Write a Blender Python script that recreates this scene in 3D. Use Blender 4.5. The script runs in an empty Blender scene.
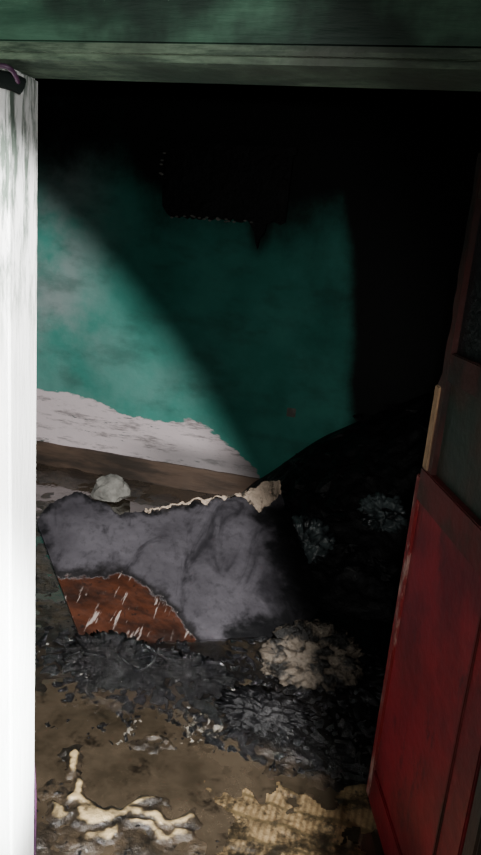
import bpy, bmesh, math, random
from mathutils import Vector, Matrix, noise
random.seed(7)

# ------------------------------------------------------------------ helpers
def link(o, parent=None):
    bpy.context.collection.objects.link(o)
    if parent: o.parent = parent
    return o
def empty(name): return link(bpy.data.objects.new(name, None))
def mesh_obj(name, verts, faces, mat=None, parent=None, smooth=False, attrs=None):
    me = bpy.data.meshes.new(name); me.from_pydata(verts, [], faces); me.update()
    if smooth:
        for p in me.polygons: p.use_smooth = True
    if attrs:
        for k, vals in attrs.items():
            a = me.attributes.new(k, 'FLOAT', 'POINT')
            a.data.foreach_set('value', vals)
    if mat: me.materials.append(mat)
    return link(bpy.data.objects.new(name, me), parent)
def box(name, lo, hi, mat, parent=None, bevel=0.0, M=None):
    bm = bmesh.new(); bmesh.ops.create_cube(bm, size=1)
    for v in bm.verts:
        v.co = Vector([(lo[i]+hi[i])/2 + v.co[i]*(hi[i]-lo[i]) for i in range(3)])
    if bevel: bmesh.ops.bevel(bm, geom=bm.edges[:], offset=bevel, segments=2, affect='EDGES')
    if M: bm.transform(M)
    me = bpy.data.meshes.new(name); bm.to_mesh(me); bm.free(); me.materials.append(mat)
    return link(bpy.data.objects.new(name, me), parent)
def ss(a, b, x):
    t = max(0, min(1, (x-a)/(b-a))) if a != b else float(x > a)
    return t*t*(3-2*t)
def fbm(x, y, z=0, o=4): return noise.fractal(Vector((x, y, z)), 1.0, 2.0, o)

class NM:
    def __init__(s, name):
        s.m = bpy.data.materials.new(name); s.m.use_nodes = True
        s.nt = s.m.node_tree; s.b = s.nt.nodes['Principled BSDF']
        s.co = s.nt.nodes.new('ShaderNodeTexCoord')
    def n(s, t, **k):
        x = s.nt.nodes.new(t)
        for a, v in k.items(): setattr(x, a, v)
        return x
    def l(s, a, b): s.nt.links.new(a, b)
    def noise(s, scale, detail=6, rough=.6, stretch=None, off=(0, 0, 0), dist=0):
        mp = s.n('ShaderNodeMapping'); s.l(s.co.outputs['Object'], mp.inputs[0])
        if stretch: mp.inputs['Scale'].default_value = stretch
        mp.inputs['Location'].default_value = off
        x = s.n('ShaderNodeTexNoise'); s.l(mp.outputs[0], x.inputs['Vector'])
        x.inputs['Scale'].default_value = scale; x.inputs['Detail'].default_value = detail
        x.inputs['Roughness'].default_value = rough; x.inputs['Distortion'].default_value = dist
        return x.outputs['Fac']
    def axis(s, k):
        x = s.n('ShaderNodeSeparateXYZ'); s.l(s.co.outputs['Object'], x.inputs[0]); return x.outputs[k]
    def ramp(s, f, lo, hi):
        x = s.n('ShaderNodeMapRange'); x.interpolation_type = 'SMOOTHSTEP'
        s.l(f, x.inputs[0]); x.inputs[1].default_value = lo; x.inputs[2].default_value = hi
        return x.outputs[0]
    def math(s, op, a, b):
        x = s.n('ShaderNodeMath', operation=op)
        for i, v in enumerate((a, b)):
            if isinstance(v, (int, float)): x.inputs[i].default_value = v
            else: s.l(v, x.inputs[i])
        return x.outputs[0]
    def attr(s, name):
        x = s.n('ShaderNodeAttribute'); x.attribute_name = name; return x.outputs['Fac']
    def mix(s, f, a, b):
        x = s.n('ShaderNodeMix', data_type='RGBA')
        if isinstance(f, (int, float)): x.inputs[0].default_value = f
        else: s.l(f, x.inputs[0])
        for i, v in ((6, a), (7, b)):
            if isinstance(v, tuple): x.inputs[i].default_value = (*v, 1)
            else: s.l(v, x.inputs[i])
        return x.outputs[2]
    def done(s, col, rough=.8, bump=None, bs=.3, bd=.01, spec=.5, coat=0):
        if isinstance(col, tuple): s.b.inputs['Base Color'].default_value = (*col, 1)
        else: s.l(col, s.b.inputs['Base Color'])
        if isinstance(rough, (int, float)): s.b.inputs['Roughness'].default_value = rough
        else: s.l(rough, s.b.inputs['Roughness'])
        s.b.inputs['Specular IOR Level'].default_value = spec
        s.b.inputs['Coat Weight'].default_value = coat; s.b.inputs['Coat Roughness'].default_value = .08
        if bump is not None:
            x = s.n('ShaderNodeBump'); s.l(bump, x.inputs['Height'])
            x.inputs['Strength'].default_value = bs; x.inputs['Distance'].default_value = bd
            s.l(x.outputs[0], s.b.inputs['Normal'])
            if coat: s.l(x.outputs[0], s.b.inputs['Coat Normal'])
        return s.m
def two(name, c1, c2, scale=8, lo=.35, hi=.65, rough=.8, bs=.4, stretch=None, spec=.5, bd=.01, coat=0):
    m = NM(name); f = m.noise(scale, stretch=stretch)
    return m.done(m.mix(m.ramp(f, lo, hi), c1, c2), rough, m.noise(scale*4, stretch=stretch), bs, bd, spec, coat)

# ------------------------------------------------------------------ materials
m = NM('teal_wall_paint')
teal = m.mix(m.ramp(m.noise(2.2), .35, .65), (.038, .25, .20), (.065, .33, .27))
pale = m.math('MULTIPLY', m.attr('pale'), m.ramp(m.noise(3, off=(3, 0, 1)), .25, .7))
teal = m.mix(pale, teal, (.32, .39, .39))
grime = m.ramp(m.noise(3.0, stretch=(1, 1, 2), off=(5, 2, 0)), .45, .72)
teal = m.mix(m.math('MULTIPLY', grime, .5), teal, (.03, .10, .08))
pl = m.math('ADD', m.attr('plaster'), m.math('MULTIPLY', m.math('SUBTRACT', m.noise(5, 8, .60, stretch=(.8, 1, 2.0)), .5), 1.2))
plm = m.ramp(pl, .46, .55)
plc = m.mix(m.ramp(m.noise(9, 8, .70, stretch=(.5, 1, 2.6)), .50, .66), (.76, .66, .68), (.30, .265, .265))
plc = m.mix(m.ramp(m.noise(13, 6, .70, stretch=(.4, 1, 2.6), off=(3, 3, 3)), .60, .66), plc, (.07, .11, .10))
plc = m.mix(m.math('MULTIPLY', m.ramp(m.axis(2), .36, .22), m.math('MULTIPLY', m.ramp(m.axis(0), -2.0, -1.4), .7)), plc, (.13, .13, .13))
col = m.mix(plm, teal, plc)
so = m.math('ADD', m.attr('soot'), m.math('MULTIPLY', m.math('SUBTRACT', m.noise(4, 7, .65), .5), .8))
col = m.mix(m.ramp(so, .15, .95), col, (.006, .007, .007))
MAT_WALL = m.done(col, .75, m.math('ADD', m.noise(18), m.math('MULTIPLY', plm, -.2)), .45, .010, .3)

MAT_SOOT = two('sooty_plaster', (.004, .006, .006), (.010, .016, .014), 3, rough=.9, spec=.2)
m = NM('left_wall_paint')
MAT_SIDE = m.done(m.mix(m.ramp(m.noise(2), .4, .6), (.03, .2, .16), (.015, .05, .04)), .8, m.noise(20), .3)
m = NM('lintel_green_paint')
g = m.noise(6, 8, .7, stretch=(.5, 1, 3)); g2 = m.noise(2.5, 6, .6, off=(1, 4, 0))
col = m.mix(m.ramp(g, .35, .65), (.03, .095, .058), (.08, .195, .125))
col = m.mix(m.ramp(g2, .42, .62), col, (.010, .026, .018))
MAT_LINTEL = m.done(col, .7, m.noise(20, stretch=(.4, 1, 3)), .4)
m = NM('lintel_edge_paint')
col = m.mix(m.ramp(m.noise(9, 8, .7, stretch=(.5, 1, 3)), .4, .6), (.03, .06, .038), (.16, .23, .155))
MAT_LEDGE = m.done(m.mix(m.ramp(m.noise(2.5, 6, .6, off=(1, 4, 0)), .45, .68), col, (.035, .045, .032)), .65, m.noise(30), .4)
m = NM('white_jamb_paint')
g = m.noise(12, 8, .7, stretch=(4, 4, .5))
gr = m.math('MULTIPLY', m.ramp(g, .42, .62), m.math('ADD', .08, m.ramp(m.axis(2), 1.25, 1.6)))
col = m.mix(gr, (.92, .93, .92), (.14, .18, .15))
MAT_JAMB = m.done(col, .55, g, .3)
MAT_BASE = two('burnt_brown_skirting', (.13, .085, .06), (.04, .03, .023), 5, stretch=(.4, 1, 2), rough=.6)
m = NM('wet_mud_floor')
w = m.noise(5, 8, .65); w2 = m.noise(26, 8, .7)
col = m.mix(m.ramp(w, .38, .62), (.075, .054, .034), (.020, .016, .012))
col = m.mix(m.ramp(w2, .48, .64), col, (.009, .008, .007))
gln = m.math('ADD', m.attr('glint'), m.math('MULTIPLY', m.math('SUBTRACT', m.noise(32, 8, .7, dist=.4), .5), .7))
col = m.mix(m.attr('char'), col, (.006, .006, .0065))
col = m.mix(m.ramp(gln, .38, .92), col, (.70, .52, .27))  # light glinting off the water, put into the floor colour as pale tan
MAT_FLOOR = m.done(col, .30, m.math('ADD', m.math('MULTIPLY', w2, .6), m.noise(9, 4)), .7, .025, .6, 1)
m = NM('muddy_water')
f = m.noise(4, 8, .7)
col = m.mix(m.ramp(f, .35, .65), (.080, .060, .040), (.038, .029, .019))
col = m.mix(m.ramp(m.noise(9, 8, .72, off=(3, 1, 0)), .52, .68), col, (.014, .011, .008))
MAT_WATER = m.done(col, .06, m.noise(7, 3), .16, .014, .9, 1)
MAT_HEAP = two('black_char', (.003, .003, .0035), (.012, .012, .014), 6, .4, .75, rough=.6, bs=.6, bd=.02, spec=.3)
MAT_CHAR = two('charcoal', (.004, .004, .005), (.018, .017, .018), 9, .4, .75, rough=.4, bs=.8, bd=.02, spec=.5)
MAT_CHAR2 = two('wet_charcoal', (.006, .006, .007), (.028, .026, .028), 22, .5, .8, rough=.2, bs=.9, bd=.02, coat=1)
m = NM('ash_covered_board')
br = m.math('ADD', m.attr('brown'), m.math('MULTIPLY', m.math('SUBTRACT', m.noise(14, 8, .7), .5), .5))
brm = m.ramp(br, .47, .53)
ash = m.mix(m.ramp(m.noise(3.0, 8, .55), .35, .68), (.105, .098, .112), (.052, .048, .056))
ash = m.mix(m.math('MULTIPLY', m.ramp(m.noise(30, 8, .72, stretch=(1, 1, .6)), .48, .68), .5), ash, (.026, .025, .028))
ash = m.mix(m.math('MULTIPLY', m.ramp(m.noise(3, 7, .66, stretch=(1.6, .8, 1), off=(9, 9, 0), dist=1), .50, .66), .85), ash, (.016, .015, .018))
ed = m.math('ADD', m.attr('edge'), m.math('MULTIPLY', m.math('SUBTRACT', m.noise(7, 8, .66, off=(2, 2, 0)), .5), 1.2))
ash = m.mix(m.ramp(ed, .32, .64), ash, (.008, .008, .009))
wood = m.mix(m.ramp(m.noise(6, 6, .65, stretch=(.6, 2, 2)), .35, .65), (.080, .026, .013), (.022, .010, .007))
spl = m.ramp(m.noise(60, 3, .5, stretch=(1.1, .16, .2), off=(4, 0, 0), dist=.4), .60, .66)
spl = m.math('MULTIPLY', spl, m.ramp(m.noise(7, 3, .5, off=(2, 0, 0)), .42, .55))
wood = m.mix(m.math('MULTIPLY', spl, .75), wood, (.45, .38, .35))
wood = m.mix(m.ramp(m.noise(28, 8, .75, off=(6, 1, 1)), .56, .66), wood, (.012, .008, .007))
rim = m.math('MULTIPLY', m.ramp(br, .28, .46), m.math('SUBTRACT', 1.0, brm))
col = m.mix(m.math('MULTIPLY', rim, .9), ash, (.010, .009, .009))
col = m.mix(brm, col, wood)
MAT_BOARD = m.done(col, .36, m.math('ADD', m.math('MULTIPLY', m.noise(45), .6), m.math('MULTIPLY', brm, -.6)), .55, .008, .6, .35)
MAT_TORN = two('torn_pale_wood', (.56, .44, .34), (.05, .04, .03), 18, .50, .64, rough=.8)
MAT_STONE = two('pale_plaster', (.34, .33, .30), (.16, .155, .14), 10, rough=.85)
MAT_RAG = two('scorched_cloth', (.155, .125, .095), (.010, .009, .008), 13, .42, .58, rough=.55, bs=.8, bd=.02)
MAT_TEALBAG = two('grimy_plastic', (.10, .125, .13), (.012, .015, .017), 10, .40, .60, rough=.3)
MAT_FILM = two('wet_plastic_film', (.20, .18, .15), (.02, .017, .013), 40, .42, .56, rough=.15)
m = NM('woven_straw_mat')
wv = m.n('ShaderNodeTexWave'); m.l(m.co.outputs['Object'], wv.inputs['Vector']); wv.inputs['Scale'].default_value = 17
wv.inputs['Distortion'].default_value = 2.6; wv.inputs['Detail'].default_value = 3
wv2 = m.n('ShaderNodeTexWave', bands_direction='Y'); m.l(m.co.outputs['Object'], wv2.inputs['Vector']); wv2.inputs['Scale'].default_value = 4
wv2.inputs['Distortion'].default_value = 3
base = m.mix(m.ramp(wv.outputs['Fac'], .0, .8), (.18, .12, .06), (.27, .19, .10))
base = m.mix(m.ramp(wv2.outputs['Fac'], .15, .0), base, (.11, .078, .038))
base = m.mix(m.ramp(m.noise(26, 8, .75), .52, .64), base, (.045, .034, .02))
col = m.mix(m.ramp(m.noise(5, 8, .75, off=(.6, .3, 0)), .44, .60), base, (.018, .014, .009))
MAT_MAT = m.done(col, .35, m.noise(30), .6, coat=.5)
m = NM('red_door_paint')
sc = m.ramp(m.noise(30, 8, .78, stretch=(1, 1, .25)), .63, .70)
sc2 = m.ramp(m.noise(3.5, 4, .6, off=(1, 2, 3)), .45, .62)
col = m.mix(m.ramp(m.noise(3.5, 8, .65), .35, .68), (.25, .010, .018), (.075, .006, .009))
col = m.mix(m.ramp(m.noise(9, 8, .75, stretch=(1, 1, .5), off=(4, 0, 0)), .55, .70), col, (.035, .008, .008))
col = m.mix(m.math('MULTIPLY', sc, sc2), col, (.30, .15, .13))
MAT_RED = m.done(col, .42, m.noise(25), .3)
m = NM('scuffed_red_paint')
sc = m.ramp(m.noise(20, 8, .75, stretch=(1, 1, .3)), .50, .60)
MAT_SCUFF = m.done(m.mix(sc, (.17, .008, .010), (.36, .22, .19)), .5, m.noise(25), .4)
m = NM('scorched_red_paint')
MAT_DRED = m.done(m.mix(m.ramp(m.noise(7), .4, .6), (.10, .013, .013), (.04, .018, .012)), .5, m.noise(25), .4)
m = NM('charred_door_paint')
col = m.mix(m.ramp(m.noise(6), .4, .65), (.022, .034, .026), (.05, .026, .018))
MAT_DCHAR = m.done(col, .5, m.noise(25), .6)
m = NM('burnt_dark_red_paint')
MAT_BRED = m.done(m.mix(m.ramp(m.noise(9, stretch=(1, 1, .4)), .42, .62), (.06, .014, .012), (.015, .012, .010)), .5, m.noise(25), .5)
MAT_RAW = two('chipped_raw_wood', (.36, .23, .13), (.05, .03, .02), 14, .48, .68, stretch=(1, 1, .3))
MAT_PURPLE = two('purple_plastic', (.10, .035, .09), (.05, .02, .05), 10, rough=.4)

# ------------------------------------------------------------------ room shell
BW = 4.06
nx, nz = 120, 84
vs, fs, A, Bq, S = [], [], [], [], []
for j in range(nz+1):
    for i in range(nx+1):
        x = -3.2+4.6*i/nx; z = 2.6*j/nz
        vs.append((x, BW+.004*fbm(x*3, z*3), z))
        top = .485+.05*math.sin(x*5.1+.6)
        if x > -1.35: top -= (x+1.35)*.6
        p_ = ss(top+.11, top-.11, z) if x < -.45 else 0
        if x > -1.10: p_ *= ss(-.45, -1.10, x)*.95
        A.append(p_)
        Bq.append(ss(-1.7, -2.4, x)*ss(.7, 1.1, z)*.9 + .25*ss(1.2, .7, z)*ss(-.8, -1.6, x))
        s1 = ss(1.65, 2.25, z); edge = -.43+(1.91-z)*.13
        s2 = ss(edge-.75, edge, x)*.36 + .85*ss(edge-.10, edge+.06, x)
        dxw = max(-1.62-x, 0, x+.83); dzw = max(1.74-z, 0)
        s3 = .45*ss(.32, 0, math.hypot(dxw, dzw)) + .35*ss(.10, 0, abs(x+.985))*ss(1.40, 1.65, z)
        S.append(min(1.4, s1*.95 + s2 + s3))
for j in range(nz):
    for i in range(nx):
        a = j*(nx+1)+i; fs.append((a, a+1, a+nx+2, a+nx+1))
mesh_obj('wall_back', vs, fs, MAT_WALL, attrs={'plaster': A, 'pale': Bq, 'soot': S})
box('wall_left', (-3.3, 1.2, 0), (-3.2, 4.1, 2.6), MAT_SIDE)
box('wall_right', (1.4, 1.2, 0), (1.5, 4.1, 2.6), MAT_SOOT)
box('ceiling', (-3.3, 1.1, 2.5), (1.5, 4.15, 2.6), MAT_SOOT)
fw = empty('wall_front')
box('left_part', (-3.3, 1.1, 0), (-.79, 1.2, 2.6), MAT_JAMB, fw)
box('right_part', (.30, 1.1, 0), (1.5, 1.2, 2.6), MAT_SIDE, fw)
box('top_part', (-.79, 1.1, 2.04), (.30, 1.2, 2.6), MAT_LINTEL, fw)
box('trim_1', (-.79, 1.07, 1.885), (.31, 1.2, 2.04), MAT_LINTEL, bevel=.008)
box('trim_2', (-.80, 1.055, 1.863), (.31, 1.2, 1.889), MAT_LEDGE, bevel=.010)
box('trim_3', (-.80, 1.1, 0), (-.728, 1.2, 1.865), MAT_JAMB, bevel=.006)
box('trim_4', (.245, 1.1, 0), (.31, 1.2, 1.865), MAT_DCHAR, bevel=.006)
vs, fs = [], []
N = 60
for i in range(N+1):
    x = -3.2+4.6*i/N; n1 = .006*fbm(x*4, 1); n2 = .008*fbm(x*6, 9)
    vs += [(x, BW-.03+n1, 0), (x, BW-.03+n1, .145+n2), (x, BW-.018+n1, .16+n2), (x, BW+.004, .16+n2)]
for i in range(N):
    for k in range(3): a = i*4+k; fs.append((a, a+4, a+5, a+1))
mesh_obj('baseboard_back', vs, fs, MAT_BASE)

# ------------------------------------------------------------------ floor + puddle
GLINT_PATHS = [([(-.86, 1.64), (-.84, 1.58), (-.79, 1.52), (-.75, 1.45), (-.68, 1.42)], .018, 1.0),  # paths of painted streaks standing in for light glinting off water
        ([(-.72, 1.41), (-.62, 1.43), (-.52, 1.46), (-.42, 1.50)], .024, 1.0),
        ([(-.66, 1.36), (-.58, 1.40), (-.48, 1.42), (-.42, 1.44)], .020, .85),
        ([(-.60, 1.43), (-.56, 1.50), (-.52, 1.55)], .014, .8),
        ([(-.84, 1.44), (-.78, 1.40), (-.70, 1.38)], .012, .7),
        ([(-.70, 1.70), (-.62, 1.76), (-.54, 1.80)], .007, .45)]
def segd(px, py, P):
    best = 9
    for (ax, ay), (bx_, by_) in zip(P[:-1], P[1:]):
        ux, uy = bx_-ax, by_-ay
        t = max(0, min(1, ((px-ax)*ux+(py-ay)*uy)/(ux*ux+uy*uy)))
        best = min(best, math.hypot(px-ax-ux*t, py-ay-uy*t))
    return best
def glint(x, y):
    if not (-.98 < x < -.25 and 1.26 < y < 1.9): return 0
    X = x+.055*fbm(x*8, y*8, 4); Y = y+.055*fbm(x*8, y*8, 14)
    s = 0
    for P, w_, a_ in GLINT_PATHS: s = max(s, a_*math.exp(-(segd(X, Y, P)/w_)**2))
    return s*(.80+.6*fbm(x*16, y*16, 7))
def fh(x, y):
    h = .018*fbm(x*2.2, y*2.2, 3)+.012*fbm(x*9, y*9, 1)
    pd = ss(.55, .2, math.hypot((x+.80)/1.1, (y-1.72)/.6))
    h -= .016*pd
    h += .03*ss(.35, .0, abs(y-2.15))*ss(-1.4, -1.1, x)*ss(-.4, -.6, x)
    h += .03*ss(-.55, -.2, x)*ss(1.7, 2.0, y)
    return h+.004
def axis(segs):
    o_ = []
    for a, b, st in segs:
        n_ = max(1, round((b-a)/st)); o_ += [a+(b-a)*i/n_ for i in range(n_)]
    return o_+[segs[-1][1]]
XS = axis([(-3.2, -1.1, .03), (-1.1, .25, .0065), (.25, 1.4, .03)])
YS = axis([(-.8, 1.25, .3), (1.25, 2.3, .0065), (2.3, 4.06, .025)])
vs, fs, Cc, GLN = [], [], [], []
for y in YS:
    for x in XS:
        s = glint(x, y)
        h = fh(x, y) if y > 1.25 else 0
        if s > .02: h = max(h, .002+.010*min(1, s*3))+.008*s  # floor raised into ridges under the painted water glints
        vs.append((x, y, h)); GLN.append(s)
        Cc.append(max(ss(-.6, -.3, x)*ss(1.75, 1.9, y)*.95, ss(.35, .05, abs(y-2.15))*ss(-1.4, -1.1, x)*.8, ss(3.0, 3.5, y)*ss(-1.3, -.9, x), .85*ss(2.4, 2.7, y)*ss(-1.6, -1.2, x), ss(-.12, .0, x)*.9))
nX = len(XS)
for j in range(len(YS)-1):
    for i in range(nX-1):
        a = j*nX+i; fs.append((a, a+1, a+nX+1, a+nX))
mesh_obj('floor', vs, fs, MAT_FLOOR, smooth=True, attrs={'char': Cc, 'glint': GLN})
vs = [(-3.19, 1.25, .004), (1.39, 1.25, .004), (1.39, 4.02, .004), (-3.19, 4.02, .004)]
mesh_obj('water_puddle', vs, [(0, 1, 2, 3)], MAT_WATER)

# ------------------------------------------------------------------ charred window board on the wall
pts = [(-1.63, 2.13), (-1.60, 1.80), (-1.57, 1.76)]
x = -1.55
while x < -1.04:
    pts.append((x, 1.755+random.uniform(-.018, .012))); x += .018
pts += [(-1.03, 1.72), (-1.01, 1.69), (-1.00, 1.64), (-.985, 1.60), (-.975, 1.66), (-.95, 1.69), (-.94, 1.745), (-.90, 1.76), (-.86, 1.745), (-.83, 1.76), (-.82, 2.13)]
n = len(pts)
vs = [(a, BW-.03, b) for a, b in pts]+[(a, BW+.0, b) for a, b in pts]
fs = [tuple(range(n)), tuple(range(2*n-1, n-1, -1))]+[(i, i+n, (i+1) % n+n, (i+1) % n) for i in range(n)]
win = empty('window_1')
mesh_obj('charred_shutter', vs, fs, MAT_HEAP, win)
box('frame_top', (-1.66, BW-.04, 2.13), (-.80, BW, 2.17), MAT_HEAP, win, .004)
bm = bmesh.new()
for i in range(26):
    c = (random.uniform(-1.57, -1.0), BW-.034, 1.748+random.uniform(-.010, .010))
    if i > 20: c = (-1.615+random.uniform(-.01, .01), BW-.034, random.uniform(1.98, 2.13))
    M = Matrix.Translation(c) @ Matrix.Diagonal((.012, .006, .006, 1)); bmesh.ops.create_icosphere(bm, subdivisions=1, radius=1, matrix=M)
me = bpy.data.meshes.new('peeled_flecks'); bm.to_mesh(me); bm.free(); me.materials.append(MAT_STONE); link(bpy.data.objects.new('peeled_flecks', me), win)
so_ = empty('wall_socket')
box('plate', (-.705, BW-.012, .60), (-.650, BW+.002, .655), MAT_STONE, so_, .003)
box('outlet', (-.685, BW-.015, .620), (-.670, BW-.010, .636), MAT_STONE, so_, .002)

# ------------------------------------------------------------------ red door (open inwards)
hx, hy = .240, 1.20; dx, dy = .0567-.236, 1.764-1.20; ang = math.atan2(dy, dx)
M = Matrix.Translation((hx, hy, 0)) @ Matrix.Rotation(ang, 4, 'Z')
door = empty('door_1')
T = .036
def db(nm, a, b, c, d, mat, y0=-T, y1=0.0, bev=.003): return box(nm, (a, y0, c), (b, y1, d), mat, door, bev, M)
db('hinge_stile_lower', .0, .072, .03, 1.09, MAT_RED)
db('free_stile_lower', .565, .60, .03, 1.06, MAT_SCUFF)
db('bottom_rail', .072, .565, .03, .14, MAT_RED)
db('lock_rail', .072, .565, 1.00, 1.09, MAT_DRED, -T, .004)
db('lower_panel', .072, .565, .14, 1.0, MAT_RED, -T+.007, -.007, .0)
db('panel_bead', .105, .118, .14, 1.0, MAT_DRED, -T, -.002, .003)
db('hinge_stile_upper', .0, .075, 1.09, 1.85, MAT_DCHAR)
db('middle_panel', .075, .50, 1.09, 1.33, MAT_DCHAR, -T+.01, -.014, .0)
db('middle_rail', .075, .50, 1.33, 1.40, MAT_BRED)
db('upper_panel', .075, .50, 1.40, 1.75, MAT_CHAR, -T+.01, -.014, .0)
db('top_rail', .075, .50, 1.75, 1.85, MAT_DCHAR)
zs = [1.05+.80*i/30 for i in range(31)]
vs, fs = [], []
for z in zs:
    e = .555+.01*fbm(z*14, 2)-(.02 if z > 1.34 else 0)
    vs += [M @ Vector((.50, -T, z)), M @ Vector((e, -T, z)), M @ Vector((e, 0, z)), M @ Vector((.50, 0, z))]
for i in range(30):
    for k in range(4): a = i*4; fs.append((a+k, a+(k+1) % 4, a+4+(k+1) % 4, a+4+k))
fs += [(3, 2, 1, 0), (120, 121, 122, 123)]
o = mesh_obj('free_stile_upper', vs, fs, MAT_BRED, door); o.data.materials.append(MAT_RAW)
for p_ in o.data.polygons:
    if p_.index < 40 and p_.index % 4 == 1: p_.material_index = 1
db('chipped_wood_strip', .525, .560, 1.09, 1.31, MAT_RAW, -.006, .004, .003)

# ------------------------------------------------------------------ fallen burnt board (Coons patch)
B0 = Vector((-1.093, 2.137, .05)); e_ = Vector((.896, .443, 0)).normalized(); tilt = math.radians(28)
nn = Vector((-e_.y, e_.x, 0)); q_ = nn*math.cos(tilt)+Vector((0, 0, 1))*math.sin(tilt); Nn = e_.cross(q_)
BOT = [(0, -.01), (.45, -.02), (.9, -.01)]
LEF = [(0, -.01), (-.1, .26), (-.22, .59)]
TOP = [(-.22, .59), (-.17, .70), (-.05, .78), (.15, .64), (.44, .69), (.79, .77), (.94, .78)]
RIG = [(.9, -.01), (1.04, .15), (1.00, .45), (.94, .78)]
BRN = [(-.1, .29), (.15, .31), (.34, .17), (.45, -.01)]
def pl_(P, t):
    d = [0]
    for i in range(len(P)-1): d.append(d[-1]+math.dist(P[i], P[i+1]))
    s = t*d[-1]
    for i in range(len(P)-1):
        if s <= d[i+1] or i == len(P)-2:
            k = (s-d[i])/(d[i+1]-d[i]); return Vector((P[i][0]+(P[i+1][0]-P[i][0])*k, P[i][1]+(P[i+1][1]-P[i][1])*k))
def coons(u, v):
    c0, c1, d0, d1 = pl_(BOT, u), pl_(TOP, u), pl_(LEF, v), pl_(RIG, v)
    P00, P10, P01, P11 = Vector(BOT[0]), Vector(BOT[-1]), Vector(TOP[0]), Vector(TOP[-1])
    return (1-v)*c0+v*c1+(1-u)*d0+u*d1-((1-u)*(1-v)*P00+u*(1-v)*P10+(1-u)*v*P01+u*v*P11)
NU, NV = 160, 90
top, W1, W2 = [], [], []
def bh(x, y, u, v): return .008*fbm(x*5, y*5)+.03*ss(.8, 1, u)*ss(.7, 1, v)-.03*ss(.75, 1, u)*ss(.5, 0, v)
def ragd(u, v): return .022*fbm(u*14, 5)*ss(.85, 1, v)+.012*fbm(u*50, 3)*ss(.9, 1, v)
for j in range(NV+1):
    for i in range(NU+1):
        u, v = i/NU, j/NV
        p_ = coons(u, v)
        p_.y += ragd(u, v); p_.x += .014*fbm(v*12, 8)*ss(.93, 1, u)
        p_.y += .008*fbm(u*20, 11)*ss(.08, 0, v)
        top.append((p_, bh(p_.x, p_.y, u, v)))
        x, y = p_
        bx = [b[0] for b in BRN]; by = [b[1] for b in BRN]
        if x <= bx[0]: lim = by[0]
        elif x >= bx[-1]: lim = by[-1]-(x-bx[-1])*2
        else:
            for k in range(3):
                if bx[k] <= x <= bx[k+1]:
                    lim = by[k]+(by[k+1]-by[k])*(x-bx[k])/max(1e-4, bx[k+1]-bx[k]); break
        W1.append(max(0, min(1, .5+(lim-y)*3)))
        W2.append(max(ss(.88, 1, v)*.6*ss(1, .8, u), ss(.66, 1.0, u)*.74*ss(1.0, .8, v), .66*ss(.40, 0, v)*ss(.42, .7, u), .3*ss(.2, 0, v), .5*ss(.10, 0, u), .6*ss(.16, 0, math.hypot(u-.28, v-.93))))
vs = [B0+e_*p_.x+q_*p_.y+Nn*h for p_, h in top]; nt_ = len(vs)
vs += [B0+e_*p_.x+q_*p_.y+Nn*(h-.018) for p_, h in top]
fs = []
for j in range(NV):
    for i in range(NU):
        a = j*(NU+1)+i; fs.append((a, a+1, a+NU+2, a+NU+1)); fs.append((a+nt_, a+NU+1+nt_, a+NU+2+nt_, a+1+nt_))
ring = [i for i in range(NU+1)]+[j*(NU+1)+NU for j in range(1, NV+1)]+[NV*(NU+1)+i for i in range(NU-1, -1, -1)]+[j*(NU+1) for j in range(NV-1, 0, -1)]
for k in range(len(ring)):
    a, b = ring[k], ring[(k+1) % len(ring)]; fs.append((a, a+nt_, b+nt_, b))
board = empty('burnt_board')
mesh_obj('panel', vs, fs, MAT_BOARD, board, attrs={'brown': W1*2, 'edge': W2*2})
vs, fs = [], []
n, K = 140, 8
for i in range(n+1):
    u = .48+.52*i/n
    c = coons(u, 1); yy = c.y+ragd(u, 1)
    wd = .006+.045*max(0, fbm(u*26, 1)+.05)+.12*ss(.83, .92, u)*(1-.6*ss(.94, 1, u))
    for k in range(K+1):
        t = k/K; y_ = yy+.010-t*wd
        hh_ = bh(c.x, y_, u, 1)+.004+.010*math.sin(t*math.pi)*(.5+fbm(u*30, t*2))+.045*ss(.84, .95, u)*(1-t)
        vs.append(B0+e_*(c.x+.01*fbm(u*40, t*3))+q_*y_+Nn*hh_)
for i in range(n):
    for k in range(K): a = i*(K+1)+k; fs.append((a, a+1, a+K+2, a+K+1))
mesh_obj('torn_edge', vs, fs, MAT_TORN, board)

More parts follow.
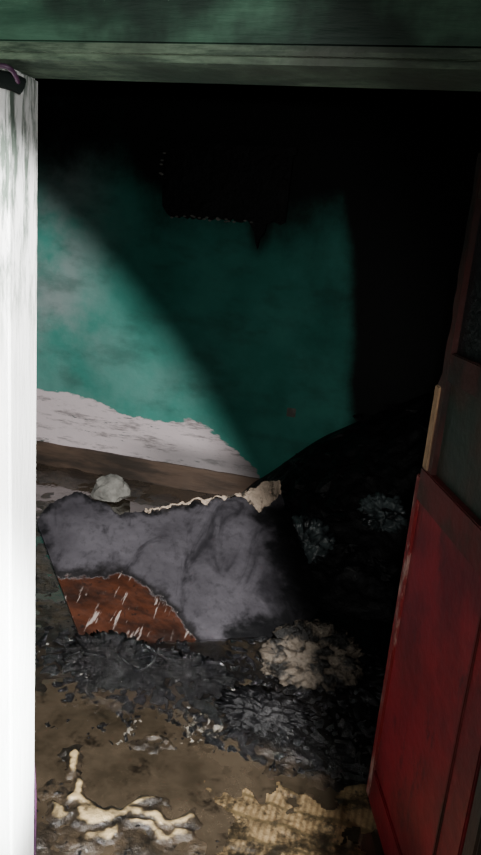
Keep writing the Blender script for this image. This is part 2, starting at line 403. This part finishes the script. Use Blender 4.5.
# ------------------------------------------------------------------ soft / lumpy things
def blob(name, c, s, mat, seed=0, amp=.35, fr=2.2, sub=5, ridge=True, parent=None, rot=0):
    bm = bmesh.new(); bmesh.ops.create_icosphere(bm, subdivisions=sub, radius=1)
    for v in bm.verts:
        d = v.co.normalized(); p_ = d*fr+Vector((seed*7.3, seed*3.1, 0))
        k = noise.fractal(p_, .9, 2.1, 5)
        if ridge: k = .5-abs(k)*1.6
        q = d*(1+amp*k); q.z = max(q.z, -.35)
        v.co = Vector((q.x*s[0], q.y*s[1], (q.z+.35)*s[2]))
    bm.transform(Matrix.Translation(c) @ Matrix.Rotation(rot, 4, 'Z'))
    me = bpy.data.meshes.new(name); bm.to_mesh(me); bm.free(); me.materials.append(mat)
    for p_ in me.polygons: p_.use_smooth = ridge
    return link(bpy.data.objects.new(name, me), parent)
def shards(name, N, region, size, mat, hfun=fh, seed=1, flat=.35, zlift=.0, parent=None):
    rnd = random.Random(seed); bm = bmesh.new()
    for _ in range(N):
        x, y = region(rnd)
        s = size*rnd.uniform(.35, 1.5)
        M = Matrix.Translation((x, y, hfun(x, y)+zlift+s*.15)) @ Matrix.Rotation(rnd.uniform(0, 6.28), 4, 'Z') @ Matrix.Rotation(rnd.gauss(0, .4), 4, 'X') @ Matrix.Rotation(rnd.gauss(0, .4), 4, 'Y') @ Matrix.Diagonal((s*rnd.uniform(.5, 1.8), s*rnd.uniform(.3, .8), s*flat*rnd.uniform(.3, 1), 1))
        r = bmesh.ops.create_icosphere(bm, subdivisions=1, radius=1, matrix=M)
        for v in r['verts']: v.co += Vector((rnd.gauss(0, 1), rnd.gauss(0, 1), rnd.gauss(0, .5)))*s*.16
    me = bpy.data.meshes.new(name); bm.to_mesh(me); bm.free(); me.materials.append(mat)
    return link(bpy.data.objects.new(name, me), parent)
def sheet(name, cx, cy, w, d, rot, mat, seed, amp=.03, z0=.02, fr=6, res=70, ragged=.25, hole=None):
    vs, fs, keep = [], [], []
    c_, s_ = math.cos(rot), math.sin(rot)
    for j in range(res+1):
        for i in range(res+1):
            a, b = (i/res-.5), (j/res-.5)
            x = a*w; y = b*d
            X = cx+c_*x-s_*y; Y = cy+s_*x+c_*y
            k = noise.fractal(Vector((X*fr+seed, Y*fr, seed)), .9, 2.1, 5)
            vs.append((X, Y, fh(X, Y)+z0+amp*(.5-abs(k)*1.5)))
            edge = max(abs(a), abs(b))*2
            ok = edge+ragged*fbm(X*7, Y*7, seed) < .86
            if hole is not None: ok = ok and abs(fbm(X*11, Y*11, seed+3)) < hole
            keep.append(ok)
    for j in range(res):
        for i in range(res):
            a = j*(res+1)+i; q = (a, a+1, a+res+2, a+res+1)
            if all(keep[t] for t in q): fs.append(q)
    return mesh_obj(name, vs, fs, mat, smooth=True)

blob('plaster_chunk', (-1.70, 3.64, .02), (.125, .10, .10), MAT_STONE, 3, .4, 1.3, 3, False)
blob('scorched_rag', (-.20, 2.30, .04), (.165, .115, .125), MAT_RAG, 5, .6, 2.6, rot=.3)
blob('crumpled_plastic_bag', (-.38, 3.12, .12), (.12, .10, .13), MAT_TEALBAG, 8, .8, 1.9)
blob('crumpled_plastic_bag.001', (-.02, 3.30, .30), (.11, .10, .10), MAT_TEALBAG, 11, .8, 1.9)
sheet('wet_plastic_film', -.62, 1.82, .40, .15, .35, MAT_FILM, 4, .025, .006, 14, 120, .5, .13)
sheet('straw_mat', -.12, 1.54, .54, .40, .26, MAT_MAT, 2, .014, .012, 3, 90, .45)

# big charred heap against the back wall
def hh(x, y):
    rise = max(0, .10+.62*(x+.93))
    dep = ss(2.85, 3.85, y)
    h = rise*dep + .12*ss(-.9, -.4, x)*ss(2.7, 3.0, y)
    h *= ss(-1.05, -.85, x)
    h += (.045*fbm(x*4, y*4, 2)+.03*(.5-abs(fbm(x*7, y*7, 5))*1.6))*ss(-1.05, -.7, x)*ss(2.7, 3.0, y)*ss(4.06, 3.8, y)
    return max(h, -.02)
nx, ny = 190, 140
vs, fs = [], []
for j in range(ny+1):
    for i in range(nx+1):
        x = -1.06+2.44*i/nx; y = 2.66+1.37*j/ny
        h = hh(x, y)
        if j == 0 or i == 0: h = -.02
        vs.append((x, y, h))
for j in range(ny):
    for i in range(nx):
        a = j*(nx+1)+i; fs.append((a, a+1, a+nx+2, a+nx+1))
heap = empty('charred_rubble_heap')
mesh_obj('rubble_surface', vs, fs, MAT_HEAP, heap, smooth=True)
def heap_region(r):
    x, y = r.uniform(-.75, 1.3), r.uniform(2.9, 3.9)
    if x < -.2: y = max(y, 3.25)
    return x, y
shards('charred_wood_pieces', 160, heap_region, .05, MAT_CHAR, hh, 3, .25, parent=heap)
db_ = empty('burnt_debris')
shards('wet_cinders', 420, lambda r: (r.gauss(-.88, .20), r.gauss(2.07, .10)), .022, MAT_CHAR2, fh, 5, .6, parent=db_)
shards('cinders', 420, lambda r: (r.uniform(-.55, .1), r.uniform(1.80, 2.5)), .020, MAT_CHAR2, fh, 6, .6, parent=db_)
shards('crumbs', 900, lambda r: (r.uniform(-1.7, .1), r.uniform(1.3, 2.6)), .008, MAT_CHAR, fh, 8, .7, parent=db_)
shards('wet_crumbs', 260, lambda r: (r.uniform(-1.0, -.4), r.uniform(1.7, 2.0)), .011, MAT_CHAR2, fh, 9, .6, .004, parent=db_)
shards('ash_flakes', 30, lambda r: (r.gauss(-.85, .25), r.gauss(2.05, .12)), .006, MAT_STONE, fh, 12, .4, .015, parent=db_)
blob('cloth_lump_1', (-.92, 2.06, .0), (.16, .09, .09), MAT_CHAR2, 15, .8, 3.4, parent=db_)
blob('cloth_lump_2', (-.62, 2.12, .0), (.13, .07, .06), MAT_CHAR2, 17, .8, 3.4, parent=db_)
blob('cloth_lump_3', (-.32, 2.02, .0), (.15, .10, .05), MAT_CHAR, 19, .6, 3.0, parent=db_)

cu = bpy.data.curves.new('cable_coil', 'CURVE'); cu.dimensions = '3D'; cu.bevel_depth = .0028
for k in range(6):
    cx, cy = -.90+random.uniform(-.16, .12), 2.02+random.uniform(-.04, .05); r0 = random.uniform(.03, .06)
    sp = cu.splines.new('NURBS'); n = 16; sp.points.add(n-1)
    for i in range(n):
        t = i/(n-1)*random.uniform(5.6, 7.4)
        sp.points[i].co = (cx+r0*math.cos(t), cy+r0*.7*math.sin(t), .085+.03*math.sin(t+k)+.01*k*.3, 1)
    sp.use_endpoint_u = True
cu.materials.append(two('cable_sheath', (.022, .022, .025), (.008, .008, .009), 20, rough=.3, coat=.6)); link(bpy.data.objects.new('burnt_cable_coil', cu))

def cable(name, pts, rad, mat, parent=None):
    cu = bpy.data.curves.new(name, 'CURVE'); cu.dimensions = '3D'; cu.bevel_depth = rad; cu.bevel_resolution = 3
    sp = cu.splines.new('NURBS'); sp.points.add(len(pts)-1); sp.use_endpoint_u = True; sp.order_u = 3
    for i, p_ in enumerate(pts): sp.points[i].co = (*p_, 1)
    cu.materials.append(mat); return link(bpy.data.objects.new(name, cu), parent)
cable('purple_cable', [(-1.0, 1.05, 1.90), (-.80, 1.05, 1.860), (-.72, 1.05, 1.850), (-.69, 1.06, 1.85), (-.70, 1.09, 1.83)], .004, MAT_PURPLE)
cable('rolled_dark_cloth', [(-1.0, 1.075, 1.85), (-.80, 1.07, 1.838), (-.715, 1.08, 1.838), (-.70, 1.10, 1.83)], .014, MAT_SOOT)
cable('purple_cable.001', [(-.732, 1.205, .0), (-.730, 1.204, .12), (-.729, 1.204, .30), (-.74, 1.21, .36)], .0025, MAT_PURPLE)

# ------------------------------------------------------------------ lights
def aim(o, d): o.rotation_euler = Vector(d).to_track_quat('-Z', 'Y').to_euler()
def spot(name, loc, d, e, deg, blend, soft=.012, color=(1, .985, .96)):
    sp = bpy.data.lights.new(name, 'SPOT'); sp.energy = e; sp.spot_size = math.radians(deg); sp.spot_blend = blend
    sp.shadow_soft_size = soft; sp.color = color
    o = link(bpy.data.objects.new(name, sp)); o.location = loc; aim(o, d)
spot('torch', (.03, .02, 1.64), (-.755, .338, -.561), 620, 100, .17)
spot('torch_halo', (.03, .02, 1.64), (-.60, .76, -.27), 34, 88, .35)
spot('added_jamb_spot', (.45, .1, .65), (-.961, .276, -.05), 1500, 60, .3, .05, (.95, 1, .98))  # added spot without a real source, brightens the left jamb
ar = bpy.data.lights.new('daylight_from_passage', 'AREA'); ar.energy = 18; ar.size = 1.6; ar.color = (1, 1, .92)
o = link(bpy.data.objects.new('daylight_from_passage', ar)); o.location = (-.3, -2.2, 2.0); aim(o, (.1, 1, -.1))
w = bpy.data.worlds.new('World'); bpy.context.scene.world = w; w.use_nodes = True
w.node_tree.nodes['Background'].inputs[0].default_value = (.5, .6, .55, 1); w.node_tree.nodes['Background'].inputs[1].default_value = .01

# ------------------------------------------------------------------ camera
cam = bpy.data.cameras.new('camera'); cam.sensor_fit = 'VERTICAL'; cam.sensor_height = 24; cam.lens = 18.83; cam.clip_start = .02
co = link(bpy.data.objects.new('camera', cam))
Rr = Vector((.9621, .2595, .0842)); Uu = Vector((-.1461, .2296, .9623)); Ff = Vector((-.2304, .938, -.2588))
Mx = Matrix((Rr, Uu, -Ff)).transposed().to_4x4(); Mx.translation = (0, 0, 1.6)
co.matrix_world = Mx
bpy.context.scene.camera = co
